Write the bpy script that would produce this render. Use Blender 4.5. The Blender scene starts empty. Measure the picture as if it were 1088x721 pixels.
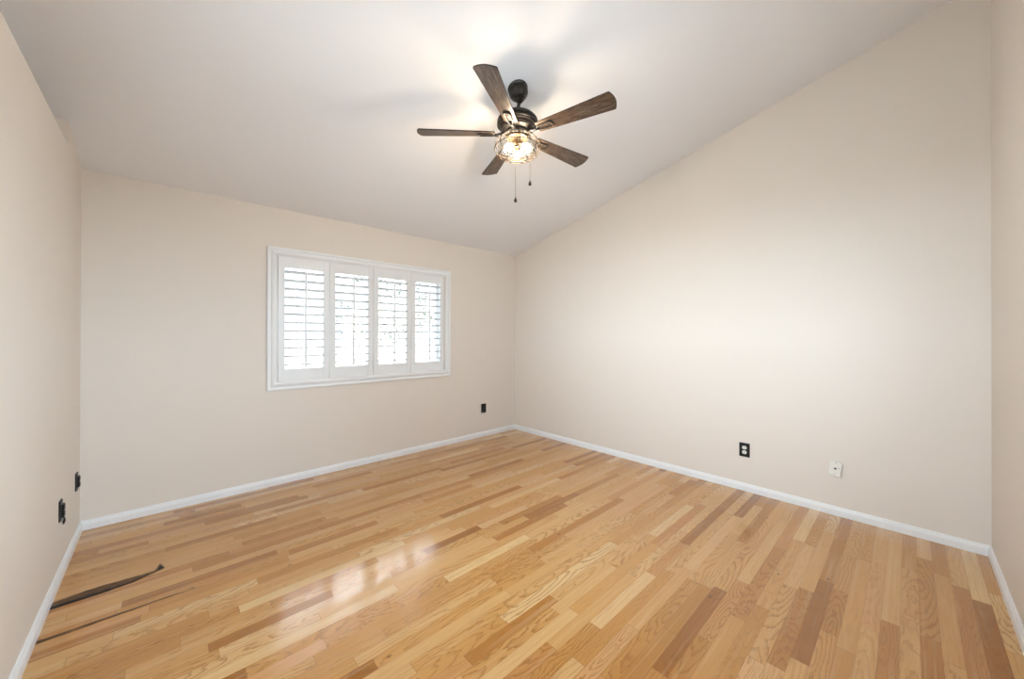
import bpy, bmesh, math, random
from mathutils import Vector, Matrix
random.seed(7)
PI = math.pi
C = bpy.context.scene.collection
scene = bpy.context.scene

# ------------------------------------------------------------------ camera
CAMX = dict(f=394.25, yaw=0.821696, cx=541.1, cy=355.35, pitch=0.00219, roll=0.00206, h=1.32)
W, H = 1088, 721
def make_camera():
    k = CAMX
    c, s = math.cos(k['yaw']), math.sin(k['yaw'])
    F, R, U = Vector((c, s, 0)), Vector((s, -c, 0)), Vector((0, 0, 1))
    F, U = F*math.cos(k['pitch']) + U*math.sin(k['pitch']), U*math.cos(k['pitch']) - F*math.sin(k['pitch'])
    R, U = R*math.cos(k['roll']) + U*math.sin(k['roll']), U*math.cos(k['roll']) - R*math.sin(k['roll'])
    cam = bpy.data.cameras.new('camera')
    o = bpy.data.objects.new('camera', cam)
    C.objects.link(o)
    B = -F
    o.matrix_world = Matrix(((R.x, U.x, B.x, 0), (R.y, U.y, B.y, 0), (R.z, U.z, B.z, k['h']), (0, 0, 0, 1)))
    cam.sensor_fit = 'HORIZONTAL'
    cam.sensor_width = 36.0
    cam.lens = 36.0*k['f']/W
    cam.shift_x = (W/2 - k['cx'])/W
    cam.shift_y = (k['cy'] - H/2)/W
    cam.clip_start = 0.02
    cam.clip_end = 300
    scene.camera = o
make_camera()

# ------------------------------------------------------------------ light and exposure
SKY_STRENGTH = 1.5                        # open sky
SKY_COLOR = (0.74, 0.86, 1.0)
ADDED_SKY_GLOWS = [                             # lobes added to the sky as fill and for floor glare: (strength, colour, towards, tightness)
    (22.5, (0.74, 0.87, 1.0), (-1.0, -0.14, 0.08), 4.5),
    (23.0, (0.68, 0.84, 1.0), (1.0, -1.0, 0.36), 2.4),
    (60.0, (0.94, 0.96, 1.0), (0.36, 0.80, 0.66), 30.0),
]
BULB_STRENGTH = 265.0
BULB_COLOR = (1.0, 0.82, 0.60)
scene.view_settings.view_transform = 'Standard'
scene.view_settings.look = 'None'
scene.view_settings.gamma = 1.0
scene.view_settings.use_curve_mapping = False
scene.view_settings.exposure = 0.28

world = bpy.data.worlds.new('sky')
scene.world = world
world.use_nodes = True
wt = world.node_tree
bg = wt.nodes['Background']
_tc = wt.nodes.new('ShaderNodeTexCoord')
def _vec(op, a, b):
    n = wt.nodes.new('ShaderNodeVectorMath'); n.operation = op
    for k, v in enumerate((a, b)):
        if isinstance(v, tuple): n.inputs[k].default_value = v
        else: wt.links.new(v, n.inputs['Scale'] if (op == 'SCALE' and k == 1) else n.inputs[k])
    return n
def _num(op, a, b):
    n = wt.nodes.new('ShaderNodeMath'); n.operation = op
    wt.links.new(a, n.inputs[0]); n.inputs[1].default_value = b
    return n.outputs[0]
_total = _vec('ADD', tuple(c*SKY_STRENGTH for c in SKY_COLOR), (0, 0, 0)).outputs[0]
for _s, _c, _d, _p in ADDED_SKY_GLOWS:
    _f = _num('POWER', _num('MAXIMUM', _vec('DOT_PRODUCT', _tc.outputs['Generated'], tuple(Vector(_d).normalized())).outputs['Value'], 0.0), _p)
    _total = _vec('ADD', _total, _vec('SCALE', tuple(c*_s for c in _c), _f).outputs[0]).outputs[0]
wt.links.new(_total, bg.inputs[0])
bg.inputs[1].default_value = 1.0

# room measures (metres): camera stands at x=0, y=0
XL, XR, YB, YF = -0.413, 3.639, 3.798, -0.340
ZC, SL = 2.44, 0.2505                     # ceiling height at the window wall, slope
LEDGE_Z, LEDGE_Y, LEDGE_X = 2.425, 3.316, -0.60
BH, BT = 0.063, 0.0149
WX0, WX1, WZ0, WZ1 = 0.729, 2.457, 0.905, 2.030
LY0, LY1, LZ0, LZ1 = 0.05, 1.80, 1.20, 2.36   # second window, unseen, added for fill light in the left wall
FX0, FX1, FZ0, FZ1 = 0.60, 2.20, 1.05, 2.20   # third window, unseen, added for fill light in the front wall
def ceil_z(y): return ZC + SL*(YB - y)

def portal(loc, rot, w, h):
    pl = bpy.data.lights.new('window_daylight_portal', 'AREA')
    pl.shape = 'RECTANGLE'; pl.size = w; pl.size_y = h
    pl.cycles.is_portal = True
    o = bpy.data.objects.new('window_daylight_portal', pl)
    o.location = loc; o.rotation_euler = rot
    C.objects.link(o)
portal(((WX0+WX1)/2, YB + 0.15, (WZ0+WZ1)/2), (-PI/2, 0, 0), WX1-WX0, WZ1-WZ0)
portal((LEDGE_X - 0.07, (LY0+LY1)/2, (LZ0+LZ1)/2), (0, -PI/2, 0), LZ1-LZ0, LY1-LY0)
portal(((FX0+FX1)/2, YF - 0.15, (FZ0+FZ1)/2), (PI/2, 0, 0), FX1-FX0, FZ1-FZ0)

# ------------------------------------------------------------------ helpers
def tag(o, label=None, cat=None, group=None, kind=None):
    if label: o['label'] = label
    if cat: o['category'] = cat
    if group: o['group'] = group
    if kind: o['kind'] = kind
    return o

def obj(name, bm, mat, parent=None, smooth=False, bevel=0.0):
    me = bpy.data.meshes.new(name)
    if bevel:
        edges = [e for e in bm.edges if len(e.link_faces) == 2 and e.calc_face_angle(0) > 0.6]
        bmesh.ops.bevel(bm, geom=edges, offset=bevel, segments=2, affect='EDGES', profile=0.6)
    bmesh.ops.recalc_face_normals(bm, faces=bm.faces[:])
    if smooth:
        for f in bm.faces: f.smooth = True
        for e in bm.edges:
            if len(e.link_faces) == 2 and e.calc_face_angle(0) > 0.7: e.smooth = False
    bm.to_mesh(me); bm.free()
    me.materials.append(mat)
    o = bpy.data.objects.new(name, me)
    C.objects.link(o)
    if parent is not None: o.parent = parent
    return o

def empty(name, loc, rot=(0, 0, 0)):
    o = bpy.data.objects.new(name, None)
    o.location = loc; o.rotation_euler = rot
    o.empty_display_size = 0.1
    C.objects.link(o)
    return o

def add_box(bm, x0, x1, y0, y1, z0, z1, M=None):
    vs = [bm.verts.new((x, y, z)) for x in (x0, x1) for y in (y0, y1) for z in (z0, z1)]
    for idx in ((0,1,3,2), (4,6,7,5), (0,4,5,1), (2,3,7,6), (0,2,6,4), (1,5,7,3)):
        bm.faces.new([vs[i] for i in idx])
    if M is not None:
        for v in vs: v.co = M @ v.co
    return vs

def box(*a, M=None):
    bm = bmesh.new(); add_box(bm, *a, M=M); return bm

def add_lathe(bm, prof, n=40, M=None, close=False):
    rings = []
    for r, z in prof:
        if r < 1e-6:
            rings.append([bm.verts.new((0, 0, z))])
        else:
            rings.append([bm.verts.new((r*math.cos(2*PI*i/n), r*math.sin(2*PI*i/n), z)) for i in range(n)])
    for a, b in zip(rings, rings[1:]):
        for i in range(n):
            j = (i+1) % n
            if len(a) == 1 and len(b) == 1: continue
            if len(a) == 1: bm.faces.new((a[0], b[i], b[j]))
            elif len(b) == 1: bm.faces.new((a[i], a[j], b[0]))
            else: bm.faces.new((a[i], a[j], b[j], b[i]))
    vs = [v for r in rings for v in r]
    if M is not None:
        for v in vs: v.co = M @ v.co
    return vs

def add_tube(bm, pts, r, n=8, closed=False, caps=True):
    pts = [Vector(p) for p in pts]
    N = len(pts)
    rings = []
    prev = None
    for i, p in enumerate(pts):
        if closed: t = pts[(i+1) % N] - pts[i-1]
        else: t = pts[min(i+1, N-1)] - pts[max(i-1, 0)]
        t.normalize()
        if prev is None:
            a = t.orthogonal().normalized()
        else:
            a = prev - t*prev.dot(t)
            a = a.normalized() if a.length > 1e-6 else t.orthogonal().normalized()
        prev = a
        b = t.cross(a)
        rr = r[i] if isinstance(r, (list, tuple)) else r
        rings.append([bm.verts.new(p + (a*math.cos(2*PI*k/n) + b*math.sin(2*PI*k/n))*rr) for k in range(n)])
    seq = list(zip(rings, rings[1:]))
    for A, B in seq:
        for k in range(n):
            bm.faces.new((A[k], A[(k+1) % n], B[(k+1) % n], B[k]))
    if closed:
        A, B = rings[-1], rings[0]
        # pick the offset that keeps the last ring from twisting
        off = min(range(n), key=lambda o: (A[0].co - B[o].co).length)
        for k in range(n):
            bm.faces.new((A[k], A[(k+1) % n], B[(k+1+off) % n], B[(k+off) % n]))
    elif caps:
        bm.faces.new(rings[0][::-1]); bm.faces.new(rings[-1])

def add_prism(bm, poly, z0, z1, M=None):
    a = [bm.verts.new((x, y, z0)) for x, y in poly]
    b = [bm.verts.new((x, y, z1)) for x, y in poly]
    n = len(poly)
    bm.faces.new(a[::-1]); bm.faces.new(b)
    for i in range(n):
        bm.faces.new((a[i], a[(i+1) % n], b[(i+1) % n], b[i]))
    if M is not None:
        for v in a+b: v.co = M @ v.co

# ------------------------------------------------------------------ material helpers
class E:
    """a node socket that can be added, multiplied ... to build node trees"""
    def __init__(s, nt, sock): s.nt, s.s = nt, sock
    def op(s, o, other=None, third=None):
        n = s.nt.nodes.new('ShaderNodeMath'); n.operation = o
        s.nt.links.new(s.s, n.inputs[0])
        for i, v in ((1, other), (2, third)):
            if v is None: continue
            if isinstance(v, E): s.nt.links.new(v.s, n.inputs[i])
            else: n.inputs[i].default_value = v
        return E(s.nt, n.outputs[0])
    def __add__(s, o): return s.op('ADD', o)
    def __sub__(s, o): return s.op('SUBTRACT', o)
    def __mul__(s, o): return s.op('MULTIPLY', o)
    def __truediv__(s, o): return s.op('DIVIDE', o)

class Mat:
    def __init__(s, name):
        s.m = bpy.data.materials.new(name); s.m.use_nodes = True
        s.nt = s.m.node_tree
        s.b = s.nt.nodes['Principled BSDF']
    def n(s, t, **kw):
        n = s.nt.nodes.new(t)
        for k, v in kw.items(): setattr(n, k, v)
        return n
    def link(s, a, b): s.nt.links.new(a.s if isinstance(a, E) else a, b)
    def coords(s, kind='Object'):
        tc = s.n('ShaderNodeTexCoord')
        sp = s.n('ShaderNodeSeparateXYZ')
        s.link(tc.outputs[kind], sp.inputs[0])
        return [E(s.nt, o) for o in sp.outputs], tc.outputs[kind]
    def vec(s, x, y, z):
        c = s.n('ShaderNodeCombineXYZ')
        for i, v in enumerate((x, y, z)):
            if isinstance(v, E): s.link(v, c.inputs[i])
            else: c.inputs[i].default_value = v
        return c.outputs[0]
    def noise(s, vec, scale, detail=2, rough=0.5, dist=0.0):
        n = s.n('ShaderNodeTexNoise')
        n.inputs['Scale'].default_value = scale; n.inputs['Detail'].default_value = detail
        n.inputs['Roughness'].default_value = rough; n.inputs['Distortion'].default_value = dist
        s.link(vec, n.inputs['Vector'])
        return E(s.nt, n.outputs['Fac'])
    def white(s, w):
        n = s.n('ShaderNodeTexWhiteNoise', noise_dimensions='1D')
        s.link(w, n.inputs['W'])
        return E(s.nt, n.outputs['Value'])
    def ramp(s, fac, stops, interp='LINEAR'):
        r = s.n('ShaderNodeValToRGB'); cr = r.color_ramp; cr.interpolation = interp
        while len(cr.elements) < len(stops): cr.elements.new(0.5)
        for e, (p, c) in zip(cr.elements, stops):
            e.position = p; e.color = (*c, 1) if len(c) == 3 else c
        s.link(fac, r.inputs[0])
        return r.outputs[0]
    def maprange(s, v, a, b, c=0.0, d=1.0):
        n = s.n('ShaderNodeMapRange'); s.link(v, n.inputs[0])
        for i, x in enumerate((a, b, c, d)): n.inputs[i+1].default_value = x
        return E(s.nt, n.outputs[0])
    def mix(s, fac, a, b, blend='MIX'):
        n = s.n('ShaderNodeMix', data_type='RGBA', blend_type=blend)
        for sock, v in ((n.inputs[0], fac), (n.inputs[6], a), (n.inputs[7], b)):
            if isinstance(v, (int, float)): sock.default_value = v
            elif isinstance(v, tuple): sock.default_value = (*v, 1)
            else: s.link(v, sock)
        return n.outputs[2]
    def bump(s, h, strength, dist=0.01):
        n = s.n('ShaderNodeBump'); n.inputs['Strength'].default_value = strength
        n.inputs['Distance'].default_value = dist
        s.link(h, n.inputs['Height']); s.link(n.outputs[0], s.b.inputs['Normal'])
        return n

def srgb(r, g, b):
    return tuple(((c/255)/12.92 if c/255 <= 0.04045 else ((c/255+0.055)/1.055)**2.4) for c in (r, g, b))

def paint(name, col, rough=0.5, bump=0.0, scale=90.0, spec=0.5):
    m = Mat(name)
    (x, y, z), v = m.coords()
    n = m.noise(v, scale, 3, 0.6)
    big = m.noise(v, 1.3, 2, 0.5)
    c = m.mix(m.maprange(big, 0.3, 0.7, 0.0, 0.06), col, tuple(k*0.86 for k in col))
    m.link(c, m.b.inputs['Base Color'])
    m.b.inputs['Roughness'].default_value = rough
    m.b.inputs['Specular IOR Level'].default_value = spec
    if bump: m.bump(n, bump, 0.002)
    return m.m

WALL_COL = srgb(230, 220, 209)
CEIL_COL = srgb(243, 243, 246)
M_wall = paint('greige_wall_paint', WALL_COL, 0.55, 0.10, 110)
M_ceil = paint('white_ceiling_paint', CEIL_COL, 0.7, 0.10, 110)
M_trim = paint('white_trim_paint', srgb(240, 240, 240), 0.35, 0.0)
M_shut = paint('white_shutter_paint', srgb(238, 238, 238), 0.35, 0.0)
M_louver = paint("shaded_louver_paint", srgb(180, 180, 180), 0.4, 0.0)  # white louvers greyed: their backlit shade is put into the colour
M_black = paint('black_plastic', srgb(14, 13, 13), 0.35, 0.0)
M_white = paint('white_plastic', srgb(236, 234, 226), 0.4, 0.0)
M_steel = paint('zinc_screw', srgb(150, 150, 150), 0.35, 0.0)
M_steel.node_tree.nodes['Principled BSDF'].inputs['Metallic'].default_value = 0.9
M_bare = paint('grey_box_plastic', srgb(90, 92, 96), 0.5, 0.0)

def nrm_out(m, d, e):
    # boards never lie perfectly level: tilt each one's varnish a little
    geo = m.n('ShaderNodeNewGeometry')
    add = m.n('ShaderNodeVectorMath', operation='ADD')
    m.link(geo.outputs['Normal'], add.inputs[0])
    m.link(m.vec((d - 0.5)*0.016, (e - 0.5)*0.030, 0.0), add.inputs[1])
    nrm = m.n('ShaderNodeVectorMath', operation='NORMALIZE'); m.link(add.outputs[0], nrm.inputs[0])
    return nrm.outputs[0]
def floor_material():
    m = Mat('oak_strip_flooring')
    (x, y, z), v = m.coords()
    PW = 0.061
    t = (y - 0.026)/PW
    row = t.op('FLOOR'); fy = t.op('FRACT')
    r1 = m.white(row + 0.37); r2 = m.white(row*1.7 + 91.3)
    L = r1*0.45 + 0.45
    xs = x/L + r2*37.0 + row*5.13
    def vor(feature):
        n = m.n('ShaderNodeTexVoronoi', voronoi_dimensions='1D', feature=feature)
        n.inputs['Scale'].default_value = 1.0; n.inputs['Randomness'].default_value = 0.85
        m.link(xs, n.inputs['W']); return n
    vc, ve = vor('F1'), vor('DISTANCE_TO_EDGE')
    sp = m.n('ShaderNodeSeparateColor'); m.link(vc.outputs['Color'], sp.inputs[0])
    a, b, c = [E(m.nt, o) for o in sp.outputs]
    # shuffle more random numbers out of the plank's own
    d = m.white(a*71.3 + b*13.7 + row); e = m.white(b*53.1 + c*29.9 + row*2.0); g = m.white(c*17.7 + a*91.1 + row*3.0)
    enddist = E(m.nt, ve.outputs['Distance'])*L
    sidedist = fy.op('MINIMUM', fy*-1.0 + 1.0)*PW
    seam_end = m.maprange(enddist, 0.0004, 0.0014, 1.0, 0.0)
    seam_side = m.maprange(sidedist, 0.0003, 0.0010, 1.0, 0.0)
    # tone of each plank
    tone = m.ramp(d, [(0.0, srgb(158, 106, 60)), (0.10, srgb(180, 128, 78)), (0.30, srgb(204, 154, 101)),
                      (0.62, srgb(214, 168, 116)), (0.88, srgb(221, 178, 127)), (1.0, srgb(232, 196, 148))])
    pink = m.mix(m.maprange(e, 0.72, 0.9, 0.0, 0.4), tone, srgb(212, 157, 114))
    # growth rings of a tilted trunk cut by the board: cathedral arches
    lx = x + a*9.0
    warp = m.noise(m.vec(x*5.0 + b*40.0, y*16.0, c*20.0), 1.0, 4, 0.6)
    yy = (fy - 0.5)*PW + (b - 0.5)*0.09 + (warp - 0.5)*0.034
    zz = (c*0.05 + 0.004) + ((lx*1.0).op('PINGPONG', 0.55) - 0.25)*(g*0.16 + 0.01) + (warp - 0.5)*0.05
    rad = (yy*yy + zz*zz).op('SQRT')
    ring = (rad*(e*50.0 + 55.0)).op('FRACT')
    line = m.maprange(ring, 0.55, 0.97, 0.0, 1.0)*m.maprange(ring, 0.97, 1.0, 1.0, 0.0)
    strength = m.maprange(g, 0.2, 0.95, 0.06, 0.85)
    brk = m.noise(m.vec(x*26.0, y*420.0, row), 1.0, 2, 0.6)
    ringf = line*strength*m.maprange(brk, 0.3, 0.6, 0.35, 1.0)
    col = m.mix(ringf, pink, srgb(134, 84, 44))
    # fine pores and streaks along the board
    fine = m.noise(m.vec(x*9.0 + a*50.0, y*620.0, b*30.0), 1.0, 3, 0.65)
    col = m.mix(m.maprange(fine, 0.50, 0.78, 0.0, 0.5), col, srgb(158, 104, 60))
    streak = m.noise(m.vec(x*2.0 + b*50.0, y*75.0, a*30.0), 1.0, 3, 0.6)
    col = m.mix(m.maprange(streak, 0.48, 0.85, 0.0, 0.40), col, srgb(180, 124, 78))
    pale = m.noise(m.vec(x*1.6 + c*31.0, y*48.0, b*11.0), 1.0, 2, 0.5)
    col = m.mix(m.maprange(pale, 0.55, 0.8, 0.0, 0.35), col, srgb(238, 203, 158))
    # a few knots with a dark heart
    kv = m.n('ShaderNodeTexVoronoi', voronoi_dimensions='2D', feature='F1')
    kv.inputs['Scale'].default_value = 1.0; kv.inputs['Randomness'].default_value = 1.0
    m.link(m.vec(x*0.8, y*1.6, 0.0), kv.inputs['Vector'])
    kd = E(m.nt, kv.outputs['Distance'])
    col = m.mix(m.maprange(kd, 0.004, 0.013, 0.8, 0.0), col, srgb(84, 50, 26))
    col = m.mix(seam_side*0.40, col, srgb(110, 68, 36))
    col = m.mix(seam_end*0.55, col, srgb(100, 60, 32))
    hsv = m.n('ShaderNodeHueSaturation'); hsv.inputs['Saturation'].default_value = 1.12; hsv.inputs['Value'].default_value = 0.93
    m.link(col, hsv.inputs['Color'])
    m.link(hsv.outputs[0], m.b.inputs['Base Color'])
    rg = m.noise(m.vec(x*3.0, y*30.0, 0.0), 1.0, 2, 0.5)
    m.link(m.maprange(rg, 0.3, 0.7, 0.15, 0.22), m.b.inputs['Roughness'])
    m.b.inputs['Specular IOR Level'].default_value = 0.5
    m.b.inputs['Coat Weight'].default_value = 0.45; m.b.inputs['Coat IOR'].default_value = 1.5; m.b.inputs['Coat Roughness'].default_value = 0.10
    m.link(nrm_out(m, d, e), m.b.inputs['Coat Normal'])
    hgt = seam_side.op('MAXIMUM', seam_end)*-1.0 - fine*0.10
    bp = m.bump(hgt, 0.12, 0.0015)
    m.link(nrm_out(m, d, e), bp.inputs['Normal'])
    return m.m
M_floor = floor_material()

def thin_glass(name, tint=(1, 1, 1), refl=0.06, rough=0.02):
    m = Mat(name)
    nt = m.nt
    out = [n for n in nt.nodes if n.type == 'OUTPUT_MATERIAL'][0]
    tr = m.n('ShaderNodeBsdfTransparent'); tr.inputs[0].default_value = (*tint, 1)
    gl = m.n('ShaderNodeBsdfGlossy'); gl.inputs['Roughness'].default_value = rough
    mx = m.n('ShaderNodeMixShader')
    lw = m.n('ShaderNodeLayerWeight'); lw.inputs['Blend'].default_value = 0.25
    f = m.maprange(E(nt, lw.outputs['Fresnel']), 0.0, 1.0, refl*0.5, 0.6)
    m.link(f, mx.inputs[0]); m.link(tr.outputs[0], mx.inputs[1]); m.link(gl.outputs[0], mx.inputs[2])
    m.link(mx.outputs[0], out.inputs[0])
    return m.m
M_glass = thin_glass('window_glass', (0.97, 0.985, 0.98))
M_lampglass = thin_glass('clear_lamp_glass', (0.98, 0.97, 0.95), 0.02)

def bronze():
    m = Mat('aged_bronze_metal')
    (x, y, z), v = m.coords()
    n = m.noise(v, 60, 4, 0.6)
    m.link(m.ramp(n, [(0.3, srgb(26, 24, 23)), (0.7, srgb(62, 57, 53))]), m.b.inputs['Base Color'])
    m.b.inputs['Metallic'].default_value = 0.5
    m.b.inputs['Roughness'].default_value = 0.38
    return m.m
M_bronze = bronze()
M_iron = paint('black_iron', srgb(26, 24, 23), 0.4)
def wire():
    m = Mat('antique_brass_wire')
    (x, y, z), v = m.coords()
    n = m.noise(v, 80, 2, 0.5)
    m.link(m.ramp(n, [(0.3, srgb(84, 68, 50)), (0.7, srgb(122, 100, 74))]), m.b.inputs['Base Color'])
    m.b.inputs['Metallic'].default_value = 0.6; m.b.inputs['Roughness'].default_value = 0.5
    return m.m
M_wire = wire()
M_cage = paint('dark_bronze_wire', srgb(58, 50, 42), 0.55, 0.0, 90, 0.3)
def barnwood():
    m = Mat('weathered_barnwood')
    (x, y, z), v = m.coords()
    s1 = m.noise(m.vec(x*12.0, y*70.0, z*20.0), 1.0, 5, 0.7, 0.6)
    s2 = m.noise(m.vec(x*16.0, y*220.0, 1.0), 1.0, 3, 0.6)
    s3 = m.noise(m.vec(x*7.0, y*16.0, 4.0), 1.0, 2, 0.5)
    col = m.ramp(s1, [(0.30, srgb(34, 26, 22)), (0.45, srgb(68, 54, 45)), (0.58, srgb(102, 86, 74)), (0.72, srgb(134, 118, 104))])
    col = m.mix(m.maprange(s2, 0.5, 0.75, 0.0, 0.6), col, srgb(46, 34, 27))
    col = m.mix(m.maprange(s3, 0.5, 0.75, 0.0, 0.45), col, srgb(122, 82, 54))
    m.link(col, m.b.inputs['Base Color'])
    m.b.inputs['Roughness'].default_value = 0.32
    m.bump(s2, 0.15, 0.001)
    return m.m
M_blade = barnwood()
M_bladeedge = paint('dark_blade_edge', srgb(30, 24, 21), 0.5)

def emission(name, col, strength):
    m = Mat(name)
    m.b.inputs['Base Color'].default_value = (*col, 1)
    m.b.inputs['Emission Color'].default_value = (*col, 1)
    m.b.inputs['Emission Strength'].default_value = strength
    return m.m
M_bulb = emission('glowing_bulb', BULB_COLOR, BULB_STRENGTH)

# ------------------------------------------------------------------ the room
TH = 0.16
TL = 0.08
XE = LEDGE_X
bm = box(XE-TL, XR+TH, YF-TH, YB+TH, -0.12, 0.0)
floor = tag(obj('floor', bm, M_floor), kind='structure')

bm = bmesh.new()                                         # sloped ceiling slab
y0, y1 = YF-TH, YB+TH
vs = [bm.verts.new((x, y, ceil_z(y)+dz)) for x in (XE-TL, XR+TH) for y in (y0, y1) for dz in (0, 0.12)]
for idx in ((0,1,3,2), (4,6,7,5), (0,4,5,1), (2,3,7,6), (0,2,6,4), (1,5,7,3)):
    bm.faces.new([vs[i] for i in idx])
tag(obj('ceiling', bm, M_ceil), kind='structure')

def wall_prism_x(x0, x1, y0, y1, z0=0.0, top=None):      # wall along y whose top follows the ceiling
    bm = bmesh.new()
    a = [bm.verts.new(p) for x in (x0, x1) for p in ((x, y0, z0), (x, y1, z0), (x, y1, top if top else ceil_z(y1)+0.01), (x, y0, top if top else ceil_z(y0)+0.01))]
    for idx in ((0,1,2,3), (7,6,5,4), (0,4,5,1), (1,5,6,2), (2,6,7,3), (3,7,4,0)):
        bm.faces.new([a[i] for i in idx])
    return bm
tag(obj('wall_right', wall_prism_x(XR, XR+TH, YF-TH, YB+TH), M_wall), kind='structure')
# the left wall stops at a plant ledge; only its far end rises to the ceiling
bm = bmesh.new()
add_box(bm, XE, XL, YF, LY0, 0, LEDGE_Z); add_box(bm, XE, XL, LY1, LEDGE_Y, 0, LEDGE_Z)
add_box(bm, XE, XL, LY0, LY1, 0, LZ0); add_box(bm, XE, XL, LY0, LY1, LZ1, LEDGE_Z)
tmp = wall_prism_x(XE, XL, LEDGE_Y, YB)
me = bpy.data.meshes.new('tmp'); tmp.to_mesh(me); tmp.free(); bm.from_mesh(me); bpy.data.meshes.remove(me)
tag(obj('wall_left', bm, M_wall), kind='structure')
bm = bmesh.new()
for q in (wall_prism_x(XE-TL, XE, YF-TH, LY0), wall_prism_x(XE-TL, XE, LY1, YB+TH), wall_prism_x(XE-TL, XE, LY0, LY1, LZ1), box(XE-TL, XE, LY0, LY1, 0, LZ0)):
    me = bpy.data.meshes.new('tmp'); q.to_mesh(me); q.free(); bm.from_mesh(me); bpy.data.meshes.remove(me)
tag(obj('wall_ledge', bm, M_wall), kind='structure')
bm = bmesh.new()
add_box(bm, XE, FX0, YF-TH, YF, 0, ceil_z(YF)); add_box(bm, FX1, XR, YF-TH, YF, 0, ceil_z(YF))
add_box(bm, FX0, FX1, YF-TH, YF, 0, FZ0); add_box(bm, FX0, FX1, YF-TH, YF, FZ1, ceil_z(YF))
tag(obj('wall_front', bm, M_wall), kind='structure')
bm = bmesh.new()
zt = ZC + 0.005
add_box(bm, XE, WX0, YB, YB+TH, 0, zt); add_box(bm, WX1, XR, YB, YB+TH, 0, zt)
add_box(bm, WX0, WX1, YB, YB+TH, 0, WZ0); add_box(bm, WX0, WX1, YB, YB+TH, WZ1, zt)
tag(obj('wall_back', bm, M_wall), kind='structure')

PROF = [(0, 0), (BT, 0), (BT, 0.040), (BT*0.85, 0.044), (BT*0.80, 0.049), (BT*0.55, 0.055), (BT*0.45, BH-0.001), (BT*0.3, BH), (0, BH)]
def baseboard(name, p0, p1, inward, m0, m1):
    """p0 -> p1 along the wall; inward normal; m0/m1 = mitre at the ends"""
    p0, p1, nrm = Vector((*p0, 0)), Vector((*p1, 0)), Vector((*inward, 0))
    t = (p1-p0).normalized()
    bm = bmesh.new()
    A = [bm.verts.new(p0 + nrm*d + t*(d*m0) + Vector((0, 0, z))) for d, z in PROF]
    B = [bm.verts.new(p1 + nrm*d - t*(d*m1) + Vector((0, 0, z))) for d, z in PROF]
    n = len(PROF)
    for i in range(n):
        bm.faces.new((A[i], A[(i+1) % n], B[(i+1) % n], B[i]))
    bm.faces.new(A[::-1]); bm.faces.new(B)
    tag(obj(name, bm, M_trim), kind='structure')
baseboard('baseboard_back', (XL, YB), (XR, YB), (0, -1), 1, 1)
baseboard('baseboard_right', (XR, YF), (XR, YB), (-1, 0), 1, 1)
baseboard('baseboard_left', (XL, YF), (XL, YB), (1, 0), 1, 1)
baseboard('baseboard_front', (XL, YF), (XR, YF), (0, 1), 1, 1)

# damaged boards by the left wall: a split seam with a dark frayed edge
def sliver(name, mat, pts_top, pts_bot, z):
    bm = bmesh.new()
    a = [bm.verts.new((x, y, z)) for x, y in pts_top]; b = [bm.verts.new((x, y, z)) for x, y in pts_bot]
    a2 = [bm.verts.new((x, y, 0.0)) for x, y in pts_top]; b2 = [bm.verts.new((x, y, 0.0)) for x, y in pts_bot]
    for i in range(len(a)-1):
        bm.faces.new((a[i], a[i+1], b[i+1], b[i]))
        bm.faces.new((a2[i], a2[i+1], a[i+1], a[i])); bm.faces.new((b2[i], b2[i+1], b[i+1], b[i]))
    return obj(name, bm, mat, floor)
def crack_mat():
    m = Mat('charred_split_wood')
    (x, y, z), v = m.coords()
    n = m.noise(m.vec(x*9.0, y*260.0, 0.0), 1.0, 3, 0.6)
    m.link(m.ramp(n, [(0.32, srgb(50, 35, 23)), (0.50, srgb(92, 65, 41)), (0.68, srgb(158, 116, 74))]), m.b.inputs['Base Color'])
    m.b.inputs['Roughness'].default_value = 0.7
    return m.m
M_crack = crack_mat()
M_gap = paint('dark_gap_in_boards', srgb(24, 18, 13), 0.8)
rj = random.Random(3)
def lerp_tab(tab, x):
    for (a, va), (b, vb) in zip(tab, tab[1:]):
        if x <= b: return va + (vb-va)*max(0.0, (x-a)/(b-a))
    return tab[-1][1]
TOPT = [(-0.40, 2.866), (-0.32, 2.884), (-0.23, 2.888), (-0.12, 2.876), (-0.05, 2.872), (-0.01, 2.872)]
BOTT = [(-0.40, 2.803), (-0.23, 2.806), (-0.12, 2.818), (-0.05, 2.846), (-0.01, 2.866)]
xs = [XL+BT+0.388*i/26 for i in range(27)]
tag(sliver('floor_crack', M_crack, [(x, lerp_tab(TOPT, x) + rj.uniform(-0.004, 0.003)) for x in xs],
           [(x, lerp_tab(BOTT, x) + rj.uniform(-0.002, 0.002)) for x in xs], 0.0010), kind='structure')
tag(sliver('floor_crack', M_gap, [(x, lerp_tab(BOTT, x) + 0.020*min(1, (0.0-x)/0.25) + 0.002 + rj.uniform(-0.004, 0.003)) for x in xs],
           [(x, lerp_tab(BOTT, x) - 0.001) for x in xs], 0.0016), kind='structure')
ks = [(-0.034 + 0.040*i/8) for i in range(9)]
tag(sliver('floor_knot', M_crack, [(x, 2.880 + 0.058*math.sin(PI*i/8)**1.6 + rj.uniform(-0.003, 0.003)) for i, x in enumerate(ks)],
       [(x, 2.872 - 0.014*math.sin(PI*i/8)) for i, x in enumerate(ks)], 0.0012), kind='structure')
ks = [(-0.024 + 0.026*i/8) for i in range(9)]
tag(sliver('floor_knot', M_gap, [(x, 2.878 + 0.030*math.sin(PI*i/8)**1.4) for i, x in enumerate(ks)],
       [(x, 2.874 - 0.008*math.sin(PI*i/8)) for i, x in enumerate(ks)], 0.0016), kind='structure')
xs3 = [XL+BT+0.52*i/20 for i in range(21)]
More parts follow.
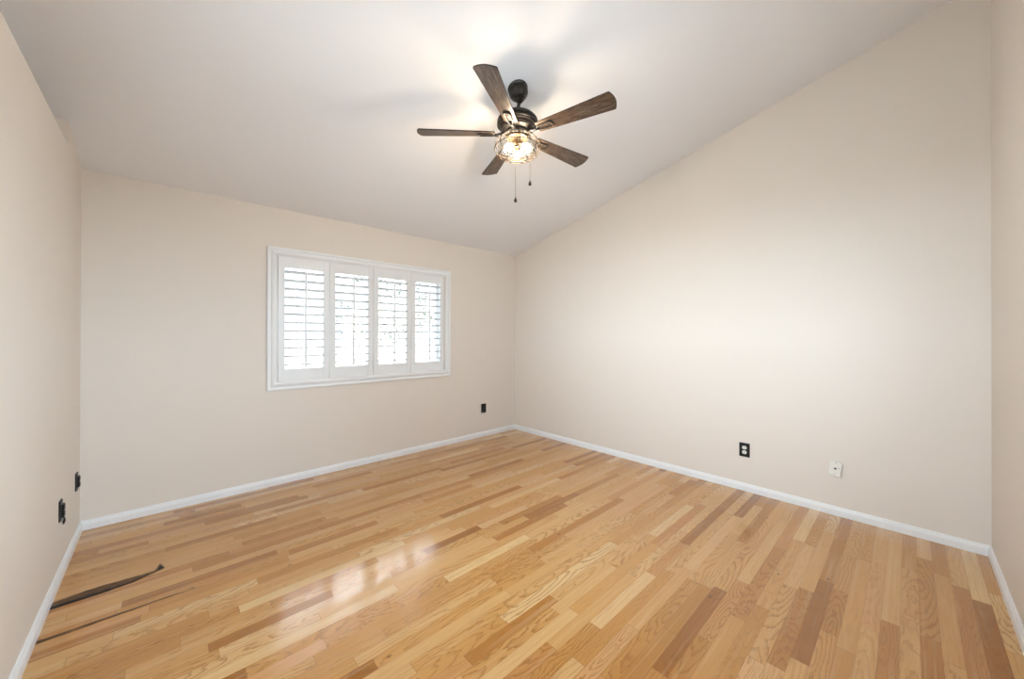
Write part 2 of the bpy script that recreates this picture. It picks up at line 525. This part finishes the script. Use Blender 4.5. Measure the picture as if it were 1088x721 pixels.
tag(sliver('floor_crack', M_crack, [(x, 2.541 + 0.013*(1-i/20) + rj.uniform(-0.002, 0.002)) for i, x in enumerate(xs3)],
       [(x, 2.537 - 0.004*(1-i/20)) for i, x in enumerate(xs3)], 0.0010), kind='structure')

# ------------------------------------------------------------------ window
win = tag(empty('window_1', ((WX0+WX1)/2, YB, WZ0)), kind='structure')
def wchild(name, bm, mat, **k):
    o = obj(name, bm, mat, None, **k)
    o.parent = win; o.matrix_parent_inverse = Matrix.Translation(-Vector(win.location))
    return o
CX0, CX1, CZ0, CZ1 = 0.651, 2.545, 0.831, 2.094
def picture_frame(x0, x1, z0, z1, prof):
    """mitred frame; prof = list of (inset from outer edge, y)"""
    bm = bmesh.new()
    cs = []
    for (sx, sz) in ((0, 0), (1, 0), (1, 1), (0, 1)):
        ring = []
        for d, y in prof:
            ring.append(bm.verts.new(((x0+d) if sx == 0 else (x1-d), y, (z0+d) if sz == 0 else (z1-d))))
        cs.append(ring)
    n = len(prof)
    for k in range(4):
        A, B = cs[k], cs[(k+1) % 4]
        for i in range(n):
            bm.faces.new((A[i], A[(i+1) % n], B[(i+1) % n], B[i]))
    return bm
Yw = YB
prof = [(0, Yw), (0, Yw-0.018), (0.004, Yw-0.023), (0.016, Yw-0.023), (0.020, Yw-0.018), (0.030, Yw-0.016),
        (0.036, Yw-0.024), (0.050, Yw-0.030), (0.058, Yw-0.030), (0.062, Yw-0.022), (0.070, Yw-0.020), (0.0725, Yw-0.016),
        (0.0725, Yw+0.025), (0.062, Yw+0.025), (0.062, Yw)]
wchild('casing', picture_frame(CX0, CX1, CZ0, CZ1, prof), M_trim)
# reveal lining, vinyl sash frame, meeting stile, glass
wchild('reveal', picture_frame(WX0-0.001, WX1+0.001, WZ0-0.001, WZ1+0.001, [(0, Yw+0.026), (0.008, Yw+0.026), (0.008, Yw+TH), (0, Yw+TH)]), M_trim)
wchild('sash_frame', picture_frame(WX0+0.008, WX1-0.008, WZ0+0.008, WZ1-0.008,
       [(0, Yw+0.085), (0.045, Yw+0.085), (0.048, Yw+0.092), (0.048, Yw+0.13), (0, Yw+0.13)]), M_trim)
bm = box(1.556, 1.602, Yw+0.080, Yw+0.128, WZ0+0.05, WZ1-0.05)
wchild('meeting_stile', bm, M_trim, bevel=0.003)
bm = box(WX0+0.05, 1.56, Yw+0.104, Yw+0.108, WZ0+0.05, WZ1-0.05)
wchild('pane', bm, M_glass)
bm = box(1.60, WX1-0.05, Yw+0.114, Yw+0.118, WZ0+0.05, WZ1-0.05)
wchild('pane', bm, M_glass)

# the second window, added to brighten the room: plain frame, one meeting rail, glass
w2 = tag(empty('added_window_left', (XL, (LY0+LY1)/2, LZ0)), kind='structure')
def w2child(name, bm, mat, **k):
    o = obj(name, bm, mat, None, **k); o.parent = w2
    o.matrix_parent_inverse = Matrix.Translation(-Vector(w2.location)); return o
bm = bmesh.new()
for (a0, a1, z0, z1) in ((LY0-.06, LY0, LZ0-.06, LZ1+.06), (LY1, LY1+.06, LZ0-.06, LZ1+.06), (LY0, LY1, LZ0-.06, LZ0), (LY0, LY1, LZ1, LZ1+.06)):
    add_box(bm, XL, XL+0.018, a0, a1, z0, z1)
w2child('casing', bm, M_trim)
bm = bmesh.new()
for (a0, a1, z0, z1) in ((LY0, LY0+.045, LZ0, LZ1), (LY1-.045, LY1, LZ0, LZ1), (LY0+.045, LY1-.045, LZ0, LZ0+.045), (LY0+.045, LY1-.045, LZ1-.045, LZ1), ((LY0+LY1)/2-.025, (LY0+LY1)/2+.025, LZ0+.045, LZ1-.045)):
    add_box(bm, XE-0.05, XE-0.01, a0, a1, z0, z1)
w2child('sash_frame', bm, M_trim)
for a0, a1 in ((LY0+.045, (LY0+LY1)/2-.025), ((LY0+LY1)/2+.025, LY1-.045)):
    w2child('pane', box(XE-0.032, XE-0.028, a0, a1, LZ0+.045, LZ1-.045), M_glass)

# the third window, also added to brighten the room, the same kind
w3 = tag(empty('added_window_front', ((FX0+FX1)/2, YF, FZ0)), kind='structure')
def w3child(name, bm, mat):
    o = obj(name, bm, mat); o.parent = w3
    o.matrix_parent_inverse = Matrix.Translation(-Vector(w3.location))
bm = bmesh.new()
for (a0, a1, z0, z1) in ((FX0-.06, FX0, FZ0-.06, FZ1+.06), (FX1, FX1+.06, FZ0-.06, FZ1+.06), (FX0, FX1, FZ0-.06, FZ0), (FX0, FX1, FZ1, FZ1+.06)):
    add_box(bm, a0, a1, YF, YF+0.018, z0, z1)
w3child('casing', bm, M_trim)
FM = (FX0+FX1)/2
bm = bmesh.new()
for (a0, a1, z0, z1) in ((FX0, FX0+.045, FZ0, FZ1), (FX1-.045, FX1, FZ0, FZ1), (FX0+.045, FX1-.045, FZ0, FZ0+.045), (FX0+.045, FX1-.045, FZ1-.045, FZ1), (FM-.025, FM+.025, FZ0+.045, FZ1-.045)):
    add_box(bm, a0, a1, YF-0.13, YF-0.09, z0, z1)
w3child('sash_frame', bm, M_trim)
for a0, a1 in ((FX0+.045, FM-.025), (FM+.025, FX1-.045)):
    w3child('pane', box(a0, a1, YF-0.112, YF-0.108, FZ0+.045, FZ1-.045), M_glass)

# four shutter panels
PWID = (WX1 - WX0 - 0.010)/4
ST, RT, RB = 0.052, 0.101, 0.106
PY = YB + 0.004                 # panel centre plane
PD = 0.014                      # half depth
NL = 12
LAB = ['leftmost white louvered shutter panel in the window, hinged beside the left casing',
       'second white louvered shutter panel from the left casing of the window',
       'white louvered shutter panel third from the left with leaf specks in view behind it',
       'rightmost white louvered shutter panel in the window, hinged beside the right casing']
for k in range(4):
    gx = WX0 + 0.005 + k*PWID
    yaw = (0.012, -0.010, 0.008, -0.006)[k]
    hinge_left = k in (0, 2)
    s = empty('shutter_panel', (gx + PWID/2, PY, WZ0+0.004), (0, 0, 0))
    tag(s, LAB[k], 'window shutter', 'plantation shutter panels in the window')
    hw = PWID/2 - 0.0022
    hh = WZ1 - WZ0 - 0.008
    for sx in (-1, 1):
        bm = box(*sorted((sx*hw, sx*(hw-ST))), -PD, PD, 0, hh)
        obj('stile', bm, M_shut, s, bevel=0.002)
    obj('top_rail', box(-hw+ST, hw-ST, -PD+0.003, PD-0.003, hh-RT, hh), M_shut, s, bevel=0.0015)
    obj('bottom_rail', box(-hw+ST, hw-ST, -PD+0.003, PD-0.003, 0, RB), M_shut, s, bevel=0.0015)
    bm = bmesh.new()
    lo, hi = RB, hh-RT
    pitch = (hi-lo)/NL
    tilt = math.radians((-8, -7, -9, -8)[k])
    for i in range(NL):
        zc = lo + pitch*(i+0.5)
        n = 16
        ends = []
        for xx in (-hw+ST+0.001, hw-ST-0.001):
            ring = []
            for j in range(n):
                a = 2*PI*j/n
                yy, z2 = 0.044*math.cos(a), 0.0055*math.sin(a)
                ring.append(bm.verts.new((xx, yy*math.cos(tilt)-z2*math.sin(tilt), zc+yy*math.sin(tilt)+z2*math.cos(tilt))))
            ends.append(ring)
        for j in range(n):
            bm.faces.new((ends[0][j], ends[0][(j+1) % n], ends[1][(j+1) % n], ends[1][j]))
        bm.faces.new(ends[0]); bm.faces.new(ends[1][::-1])
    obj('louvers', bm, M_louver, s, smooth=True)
    bm = box(-0.0085, 0.0085, -0.056, -0.046, lo+0.012, hi-0.030)
    r = obj('tilt_rod', bm, M_shut, s, bevel=0.002)
    # hinges on the outer or folding edge
    side = -1 if k in (0, 2) else 1
    for hz in (0.13, hh-0.13):
        bm = bmesh.new()
        add_tube(bm, [(side*(hw-0.003), -PD-0.004, hz-0.032), (side*(hw-0.003), -PD-0.004, hz+0.032)], 0.004, 10)
        add_box(bm, *sorted((side*(hw-0.002), side*(hw-0.016))), -PD-0.002, -PD, hz-0.03, hz+0.03)
        obj('hinge', bm, M_trim, s)

# ------------------------------------------------------------------ ceiling fan
FX, FY = 1.701, 1.754
FZ = ceil_z(FY)
fan = tag(empty('ceiling_fan', (FX, FY, FZ)), 'dark bronze ceiling fan with five weathered wood blades and a caged light', 'ceiling fan')
def fpart(name, bm, mat, parent=None, **k):             # built in absolute z about the fan's axis
    o = obj(name, bm, mat, None, **k)
    o.parent = parent or fan
    return o
def zt_(z): return z - FZ
def lathe(prof, n=48, M=None):
    bm = bmesh.new(); add_lathe(bm, [(r, zt_(z)) for r, z in prof], n, M); return bm
# canopy follows the slope of the ceiling
tiltM = Matrix.Rotation(-math.atan(SL), 4, 'X')
bm = bmesh.new()
add_lathe(bm, [(0, 0.001), (0.064, 0.001), (0.066, -0.004), (0.066, -0.012), (0.062, -0.016), (0.062, -0.022), (0.064, -0.028), (0.062, -0.048),
               (0.054, -0.064), (0.042, -0.076), (0.036, -0.080), (0.036, -0.086), (0.022, -0.088), (0, -0.088)], 40, tiltM)
fpart('canopy', bm, M_bronze, smooth=True)
bm = bmesh.new()
add_lathe(bm, [(0, 0.028), (0.014, 0.025), (0.024, 0.014), (0.028, 0), (0.024, -0.014), (0.014, -0.025), (0, -0.028)], 24,
          Matrix.Translation((0, -0.019, zt_(2.868))))
fpart('hanger_ball', bm, M_bronze, smooth=True)
bm = bmesh.new()
add_tube(bm, [(0, -0.017, zt_(2.865)), (0, 0, zt_(2.782))], 0.0115, 16)
fpart('downrod', bm, M_bronze, smooth=True)
fpart('yoke_cover', lathe([(0, 2.815), (0.020, 2.815), (0.024, 2.808), (0.026, 2.79), (0.040, 2.783), (0.048, 2.775), (0.05, 2.77), (0, 2.77)]), M_bronze, smooth=True)
fpart('motor_housing', lathe([(r*1.06, z-0.004) for r, z in [(0, 2.776), (0.05, 2.776), (0.085, 2.770), (0.108, 2.758), (0.122, 2.742), (0.126, 2.732), (0.126, 2.728), (0.121, 2.726),
                              (0.121, 2.720), (0.127, 2.718), (0.127, 2.706), (0.122, 2.704), (0.120, 2.698), (0.112, 2.694), (0.108, 2.690), (0.108, 2.684),
                              (0.102, 2.680), (0.098, 2.674), (0.086, 2.672), (0.080, 2.668), (0, 2.668)]]), M_bronze, smooth=True)
fpart('switch_housing', lathe([(0, 2.670), (0.070, 2.670), (0.072, 2.664), (0.072, 2.650), (0.067, 2.646), (0.062, 2.644), (0.062, 2.636), (0.066, 2.632), (0.066, 2.626), (0.05, 2.622), (0, 2.622)]), M_bronze, smooth=True)

def blade_outline():
    pts = []
    r0, r1 = 0.150, 0.655
    w0, w1 = 0.041, 0.066
    cr = 0.011
    # lower side root -> tip
    def arc(cx, cy, r, a0, a1, n=6):
        return [(cx + r*math.cos(a0+(a1-a0)*i/n), cy + r*math.sin(a0+(a1-a0)*i/n)) for i in range(n+1)]
    pts += arc(r0+0.012, -w0+0.012, 0.012, PI*1.0, PI*1.5, 4)
    xe = r1 - 0.014
    pts += arc(xe-cr, -w1+cr, cr, -PI/2, -0.22, 5)
    for i in range(1, 8):
        tt = -1+2*i/8
        pts.append((r1 - 0.014*tt*tt, tt*(w1-cr*0.9)))
    pts += arc(xe-cr, w1-cr, cr, 0.22, PI/2, 5)
    pts += arc(r0+0.012, w0-0.012, 0.012, PI*0.5, PI*1.0, 4)
    return pts
BL = blade_outline()
BASE = -148.9
BZ = 2.645
PITCH = math.radians(12)
bmb = bmesh.new()
add_prism(bmb, BL, -0.0035, 0.0035)
bmesh.ops.bevel(bmb, geom=[e for e in bmb.edges if len(e.link_faces) == 2 and e.calc_face_angle(0) > 1.2], offset=0.0012, segments=1, affect='EDGES')
bmesh.ops.recalc_face_normals(bmb, faces=bmb.faces[:])
mesh_blade = bpy.data.meshes.new('blade')
bmb.to_mesh(mesh_blade); bmb.free()
mesh_blade.materials.append(M_blade); mesh_blade.materials.append(M_bladeedge)
for p in mesh_blade.polygons:
    if abs(p.normal.z) < 0.8: p.material_index = 1
# iron: arm from the motor and an open stadium loop under the blade's root
bmi = bmesh.new()
zl = -0.0075
loop = []
LX0, LX1, LR = 0.168, 0.240, 0.021
for i in range(9):
    a = -PI/2 + PI*i/8; loop.append((LX1 + LR*math.cos(a), LR*math.sin(a), zl))
for i in range(9):
    a = PI/2 + PI*i/8; loop.append((LX0 + LR*0.8*math.cos(a), LR*0.8*math.sin(a), zl))
add_tube(bmi, loop, 0.0052, 8, closed=True)
add_tube(bmi, [(0.085, 0, 0.006), (0.110, 0, -0.004), (0.135, 0, -0.010), (0.156, 0, zl)], [0.013, 0.012, 0.010, 0.009], 10)
for sx, sy in ((0.185, 0.0), (0.225, 0.0)):
    add_lathe(bmi, [(0, -0.0045), (0.004, -0.0045), (0.0055, -0.003), (0.0055, -0.002)], 10, Matrix.Translation((sx, sy, -0.002)))
bmesh.ops.recalc_face_normals(bmi, faces=bmi.faces[:])
for f in bmi.faces: f.smooth = True
mesh_iron = bpy.data.meshes.new('blade_iron'); bmi.to_mesh(mesh_iron); bmi.free(); mesh_iron.materials.append(M_iron)
for k in range(5):
    a = math.radians(BASE + 72*k)
    b = bpy.data.objects.new('blade', mesh_blade); C.objects.link(b); b.parent = fan
    b.matrix_local = Matrix.Translation((0, 0, zt_(BZ))) @ Matrix.Rotation(a, 4, 'Z') @ Matrix.Rotation(-PITCH, 4, 'X')
    ir = bpy.data.objects.new('blade_iron', mesh_iron); C.objects.link(ir); ir.parent = b
# light kit: cage, glass, sockets and bulbs
lk = fpart('light_fitter', lathe([(0, 2.628), (0.058, 2.628), (0.066, 2.622), (0.068, 2.614), (0.060, 2.610), (0.020, 2.606), (0.018, 2.575), (0.010, 2.566), (0, 2.566)]), M_wire, smooth=True)
CAGE = [(0.066, 2.634), (0.090, 2.628), (0.116, 2.612), (0.137, 2.592), (0.149, 2.568), (0.150, 2.548), (0.140, 2.526), (0.122, 2.508), (0.098, 2.496), (0.066, 2.492)]
bm = bmesh.new()
NW = 14
for k in range(NW):
    a = 2*PI*k/NW
    add_tube(bm, [(r*math.cos(a), r*math.sin(a), zt_(z)) for r, z in CAGE], 0.0024, 6)
for i, rr in ((0, .0034), (1, .0024), (2, .0024), (3, .0024), (5, .0028), (7, .0024), (9, .0034)):
    r, z = CAGE[i]
    add_tube(bm, [(r*math.cos(2*PI*j/40), r*math.sin(2*PI*j/40), zt_(z)) for j in range(40)], rr, 6, closed=True)
fpart('cage', bm, M_cage, smooth=True)
fpart('glass_shade', lathe([(0.062, 2.620), (0.085, 2.612), (0.108, 2.594), (0.124, 2.572), (0.130, 2.55), (0.124, 2.528), (0.108, 2.512), (0.080, 2.504), (0.04, 2.502), (0, 2.502)]), M_lampglass, smooth=True)
for k in range(3):
    a = math.radians(46 + 120*k)
    M = Matrix.Translation((0.022*math.cos(a), 0.022*math.sin(a), zt_(2.582))) @ Matrix.Rotation(a, 4, 'Z') @ Matrix.Rotation(math.radians(-50), 4, 'Y')
    bm = bmesh.new()
    add_lathe(bm, [(0, 0.004), (0.016, 0.004), (0.018, 0), (0.018, -0.026), (0.015, -0.030), (0, -0.030)], 20, M)
    sk = fpart('bulb_socket', bm, M_wire, smooth=True)
    bm = bmesh.new()
    add_lathe(bm, [(0.011, -0.030), (0.0125, -0.036), (0.017, -0.046), (0.0205, -0.056), (0.0212, -0.064), (0.019, -0.074), (0.012, -0.081), (0, -0.084)], 20, M)
    fpart('bulb', bm, M_bulb, sk, smooth=True)
# pull chains: beads on a fine cord with a dark fob
R_ = (math.sin(CAMX['yaw']), -math.cos(CAMX['yaw']))
def chain(lat, dep, z0, z1, name='pull_chain'):
    x = R_[0]*lat - math.cos(CAMX['yaw'])*dep; y = R_[1]*lat - math.sin(CAMX['yaw'])*dep
    bm = bmesh.new()
    add_tube(bm, [(x, y, zt_(z0)), (x, y, zt_(z1+0.03))], 0.0011, 6)
    nb = int((z0-z1-0.03)/0.011)
    for i in range(nb):
        z = zt_(z0 - 0.006 - i*0.011)
        add_lathe(bm, [(0, 0.0022), (0.0019, 0.0011), (0.0019, -0.0011), (0, -0.0022)], 6, Matrix.Translation((x, y, z)))
    ch = fpart(name, bm, M_wire, smooth=True)
    bm = bmesh.new()
    add_lathe(bm, [(0, 0.034), (0.003, 0.033), (0.004, 0.028), (0.008, 0.020), (0.0105, 0.010), (0.009, 0.002), (0.004, -0.002), (0, -0.003)], 16,
              Matrix.Translation((x, y, zt_(z1))))
    fpart('fob', bm, M_bronze, ch, smooth=True)
chain(-0.012, 0.0, 2.505, 2.198)
chain(0.083, 0.0, 2.500, 2.308)

# ------------------------------------------------------------------ electrical plates
def Rz(a): return Matrix.Rotation(a, 4, 'Z')
def rounded_rect(w, h, r, n=4):
    pts = []
    for cx, cy, a0 in ((w/2-r, h/2-r, 0), (-w/2+r, h/2-r, PI/2), (-w/2+r, -h/2+r, PI), (w/2-r, -h/2+r, 1.5*PI)):
        for i in range(n+1):
            a = a0 + PI/2*i/n
            pts.append((cx+r*math.cos(a), cy+r*math.sin(a)))
    return pts
# local frame of a plate: x = along wall, y = up, z = out of wall
def wall_frame(side):
    if side == 'right': return Matrix(((0, 0, -1), (-1, 0, 0), (0, 1, 0))).to_4x4()
    if side == 'back':  return Matrix(((1, 0, 0), (0, 0, -1), (0, 1, 0))).to_4x4()
    return Matrix(((0, 0, 1), (1, 0, 0), (0, 1, 0))).to_4x4()
def outlet(name, loc, side, label, face_mat, tilt=0.0):
    e = empty(name, loc)
    e.matrix_world = Matrix.Translation(loc) @ wall_frame(side)
    tag(e, label, 'electrical outlet')
    bm = bmesh.new(); add_prism(bm, rounded_rect(0.078, 0.117, 0.004), 0, 0.0055)
    obj('plate', bm, M_black, e, bevel=0.0015)
    for sy in (-1, 1):
        bm = bmesh.new()
        pts = []
        for i in range(24):
            a = 2*PI*i/24
            pts.append((0.0172*math.cos(a), max(-0.0142, min(0.0142, 0.0172*math.sin(a)))))
        add_prism(bm, pts, 0.005, 0.0085, Matrix.Translation((0, sy*0.0195, 0)))
        f = obj('socket', bm, face_mat, e)
        if face_mat is not M_black: f['label'] = 'white socket face'
        bm = bmesh.new()
        for sx, hh in ((-0.0064, 0.0075), (0.0064, 0.0062)):
            add_box(bm, sx-0.0012, sx+0.0012, sy*0.0195+0.002-hh/2+0.001, sy*0.0195+0.002+hh/2+0.001, 0.0083, 0.0088)
        add_lathe(bm, [(0, 0.0088), (0.0024, 0.0088), (0.0024, 0.0083)], 10, Matrix.Translation((0, sy*0.0195-0.007, 0)))
        obj('slots', bm, M_black if face_mat is not M_black else M_bare, f)
    bm = bmesh.new(); add_lathe(bm, [(0, 0.0072), (0.003, 0.0068), (0.0034, 0.0055)], 12)
    obj('screw', bm, M_steel, e)
    return e
outlet('outlet', (XR, 0.954, 0.347), 'right', 'black outlet plate with two white sockets on the right wall', M_white)
o = outlet('outlet', (3.072, YB, 0.366), 'back', 'black outlet on the window wall below and right of the window', M_black)

def stripped_outlet(loc, label, wires):
    """receptacle without its cover, standing proud of the box"""
    e = empty('outlet', loc); e.matrix_world = Matrix.Translation(loc) @ wall_frame('left')
    tag(e, label, 'electrical outlet')
    bm = bmesh.new()
    add_prism(bm, rounded_rect(0.068, 0.112, 0.004), 0, 0.004)
    obj('box_rim', bm, M_black, e)
    bm = bmesh.new()
    add_box(bm, -0.022, 0.022, -0.056, 0.056, 0.006, 0.0078)
    obj('mounting_strap', bm, M_bare, e, bevel=0.0006)
    bm = bmesh.new()
    add_box(bm, -0.018, 0.018, -0.034, 0.034, 0.002, 0.016)
    rc = obj('receptacle', bm, M_black, e, bevel=0.003)
    for sy in (-1, 1):
        bm = bmesh.new()
        add_prism(bm, [(0.0165*math.cos(2*PI*i/20), max(-0.0138, min(0.0138, 0.0165*math.sin(2*PI*i/20)))) for i in range(20)], 0.015, 0.0185,
                  Matrix.Translation((0, sy*0.0185, 0)))
        obj('socket', bm, M_black, rc)
    if wires:
        for sx, dz, l in ((-0.012, 0.014, 0.052), (0.011, 0.008, 0.056)):
            bm = bmesh.new()
            add_tube(bm, [(sx*0.7, -0.030, 0.008), (sx, -0.040, dz+0.004), (sx*1.3, -0.054, dz+0.006), (sx*1.2, -0.060-l*0.25, dz)], 0.0032, 8)
            obj('wire', bm, M_black, e, smooth=True)
    return e
stripped_outlet((XL, 3.645, 0.374), 'black coverless outlet on the left wall, the farther one, beside the room corner', False)
stripped_outlet((XL, 3.145, 0.362), 'black coverless outlet on the left wall with wires dangling below it', True)

# white cable plate, hanging slightly crooked and away from the wall
e = empty('cable_plate', (XR, 0.366, 0.345))
e.matrix_world = Matrix.Translation((XR, 0.366, 0.345)) @ wall_frame('right') @ Matrix.Rotation(math.radians(-7), 4, 'Z')
tag(e, 'white cable jack wall plate hanging crooked on the right wall', 'wall plate')
tiltp = Matrix.Translation((0, 0, 0.013)) @ Matrix.Rotation(math.radians(-7), 4, 'Y') @ Matrix.Rotation(math.radians(2), 4, 'X')
bm = bmesh.new(); add_prism(bm, rounded_rect(0.070, 0.110, 0.004), 0, 0.0045, tiltp)
obj('plate', bm, M_white, e, bevel=0.0014)
bm = bmesh.new(); add_prism(bm, rounded_rect(0.048, 0.088, 0.003), 0, 0.0095)
obj('backbox', bm, M_black, e)
bm = bmesh.new()
add_lathe(bm, [(0, 0.0125), (0.0045, 0.0125), (0.0048, 0.006), (0.0075, 0.006), (0.0075, 0.0044)], 14, tiltp)
obj('jack', bm, M_bare, e)
for sx, sy in ((0, 0.042), (0, -0.042), (0.019, 0.008)):
    bm = bmesh.new()
    add_lathe(bm, [(0, 0.0060), (0.0030, 0.0056), (0.0034, 0.0044)], 10, tiltp @ Matrix.Translation((sx, sy, 0)))
    obj('screw', bm, M_steel, e)

# ------------------------------------------------------------------ outside the window
M_pave = paint('pale_concrete', srgb(222, 220, 216), 0.9, 0.2, 20)
M_stucco = paint('pale_stucco', srgb(222, 210, 190), 0.9, 0.3, 60)
M_tile = paint('clay_roof_tile', srgb(214, 204, 196), 0.8, 0.3, 30)
M_bark = paint('pale_bark', srgb(206, 200, 190), 0.9, 0.5, 40)
M_win_dark = paint('pale_window_blind', srgb(200, 206, 212), 0.3)
def leaf_mat():
    m = Mat('dark_green_leaf')
    (x, y, z), v = m.coords()
    n = m.noise(v, 9, 2, 0.5)
    m.link(m.ramp(n, [(0.3, srgb(26, 34, 20)), (0.7, srgb(52, 62, 36))]), m.b.inputs['Base Color'])
    m.b.inputs['Roughness'].default_value = 0.6
    return m.m
M_leaf = leaf_mat()
tag(obj('ground_outside', box(-60, XE-TL-0.01, -60, 60, -0.5, -0.25), M_pave), kind='structure')
tag(obj('ground_front', box(XE-TL-0.01, 60, -60, YF-TH-0.01, -0.5, -0.25), M_pave), kind='structure')  # unseen ground, added pale to bounce daylight up to the ceiling
M_gravel = paint('brown_gravel', srgb(128, 120, 110), 0.95, 0.6, 30)
tag(obj('ground_yard', box(XE-TL-0.01, 60, YB+TH+0.01, 60, -0.5, -0.25), M_gravel), kind='structure')

def house(x0, x1, y0, y1, hz, label):
    h = empty('house', ((x0+x1)/2, (y0+y1)/2, -0.25)); tag(h, label, 'house')
    ox, oy = (x0+x1)/2, (y0+y1)/2
    hx, hy = (x1-x0)/2, (y1-y0)/2
    obj('wall', box(-hx, hx, -hy, hy, 0, hz), M_stucco, h)
    bm = bmesh.new()
    ov = 0.4; rz = hz+1.3
    a = [bm.verts.new(p) for p in ((-hx-ov, -hy-ov, hz), (hx+ov, -hy-ov, hz), (hx+ov, hy+ov, hz), (-hx-ov, hy+ov, hz), (-hx+2, 0, rz), (hx-2, 0, rz))]
    for idx in ((0,1,5,4), (1,2,5), (2,3,4,5), (3,0,4), (0,3,2,1)): bm.faces.new([a[i] for i in idx])
    obj('roof', bm, M_tile, h)
    for wx in (-hx*0.5, hx*0.4):
        f = obj('window', box(wx-0.7, wx+0.7, -hy-0.03, -hy+0.02, 1.0, 2.3), M_trim, h)
        obj('pane', box(wx-0.62, wx+0.62, -hy-0.04, -hy-0.02, 1.08, 2.22), M_win_dark, f)
house(9.5, 20.0, 20.0, 28.0, 3.0, 'pale stucco house with a tiled roof seen through the right shutters')

def tree(x, y, hz, rad, n, label, seed):
    R = random.Random(seed)
    t = empty('tree', (x, y, -0.25)); tag(t, label, 'tree')
    bm = bmesh.new()
    add_tube(bm, [(0, 0, 0), (0.05, 0.02, hz*0.35), (0.0, 0.0, hz*0.7), (0.02, 0, hz)], [0.11, 0.085, 0.05, 0.02], 8)
    tips = []
    for i in range(16):
        a = R.uniform(0, 2*PI); z0 = R.uniform(hz*0.35, hz*0.9)
        L = rad*R.uniform(0.6, 1.0)*(1.1-0.5*abs(z0/hz-0.6))
        p = [(0, 0, z0), (L*0.5*math.cos(a), L*0.5*math.sin(a), z0+0.25*L), (L*math.cos(a), L*math.sin(a), z0+0.4*L+R.uniform(-.2, .2))]
        add_tube(bm, p, [0.03, 0.018, 0.006], 6)
        tips += [Vector(p[1]), Vector(p[2]), (Vector(p[1])+Vector(p[2]))/2]
    obj('trunk', bm, M_bark, t, smooth=True)
    bm = bmesh.new()
    for i in range(n):
        c = R.choice(tips) + Vector((R.gauss(0, .22), R.gauss(0, .22), R.gauss(0, .2)))
        d = Vector((R.uniform(-1, 1), R.uniform(-1, 1), R.uniform(-.8, .5))).normalized()
        s = d.orthogonal().normalized()
        s = Matrix.Rotation(R.uniform(0, PI), 3, d) @ s
        l, w = R.uniform(.05, .09), R.uniform(.018, .03)
        u = d.cross(s)*0.008
        vs = [bm.verts.new(q) for q in (c, c+d*l*.5+s*w+u, c+d*l, c+d*l*.5-s*w+u)]
        bm.faces.new(vs)
    tag(obj('foliage', bm, M_leaf, t), kind='stuff')
tree(4.55, 9.6, 3.1, 1.7, 1700, 'sparse leafy tree seen through the middle shutter panels', 5)
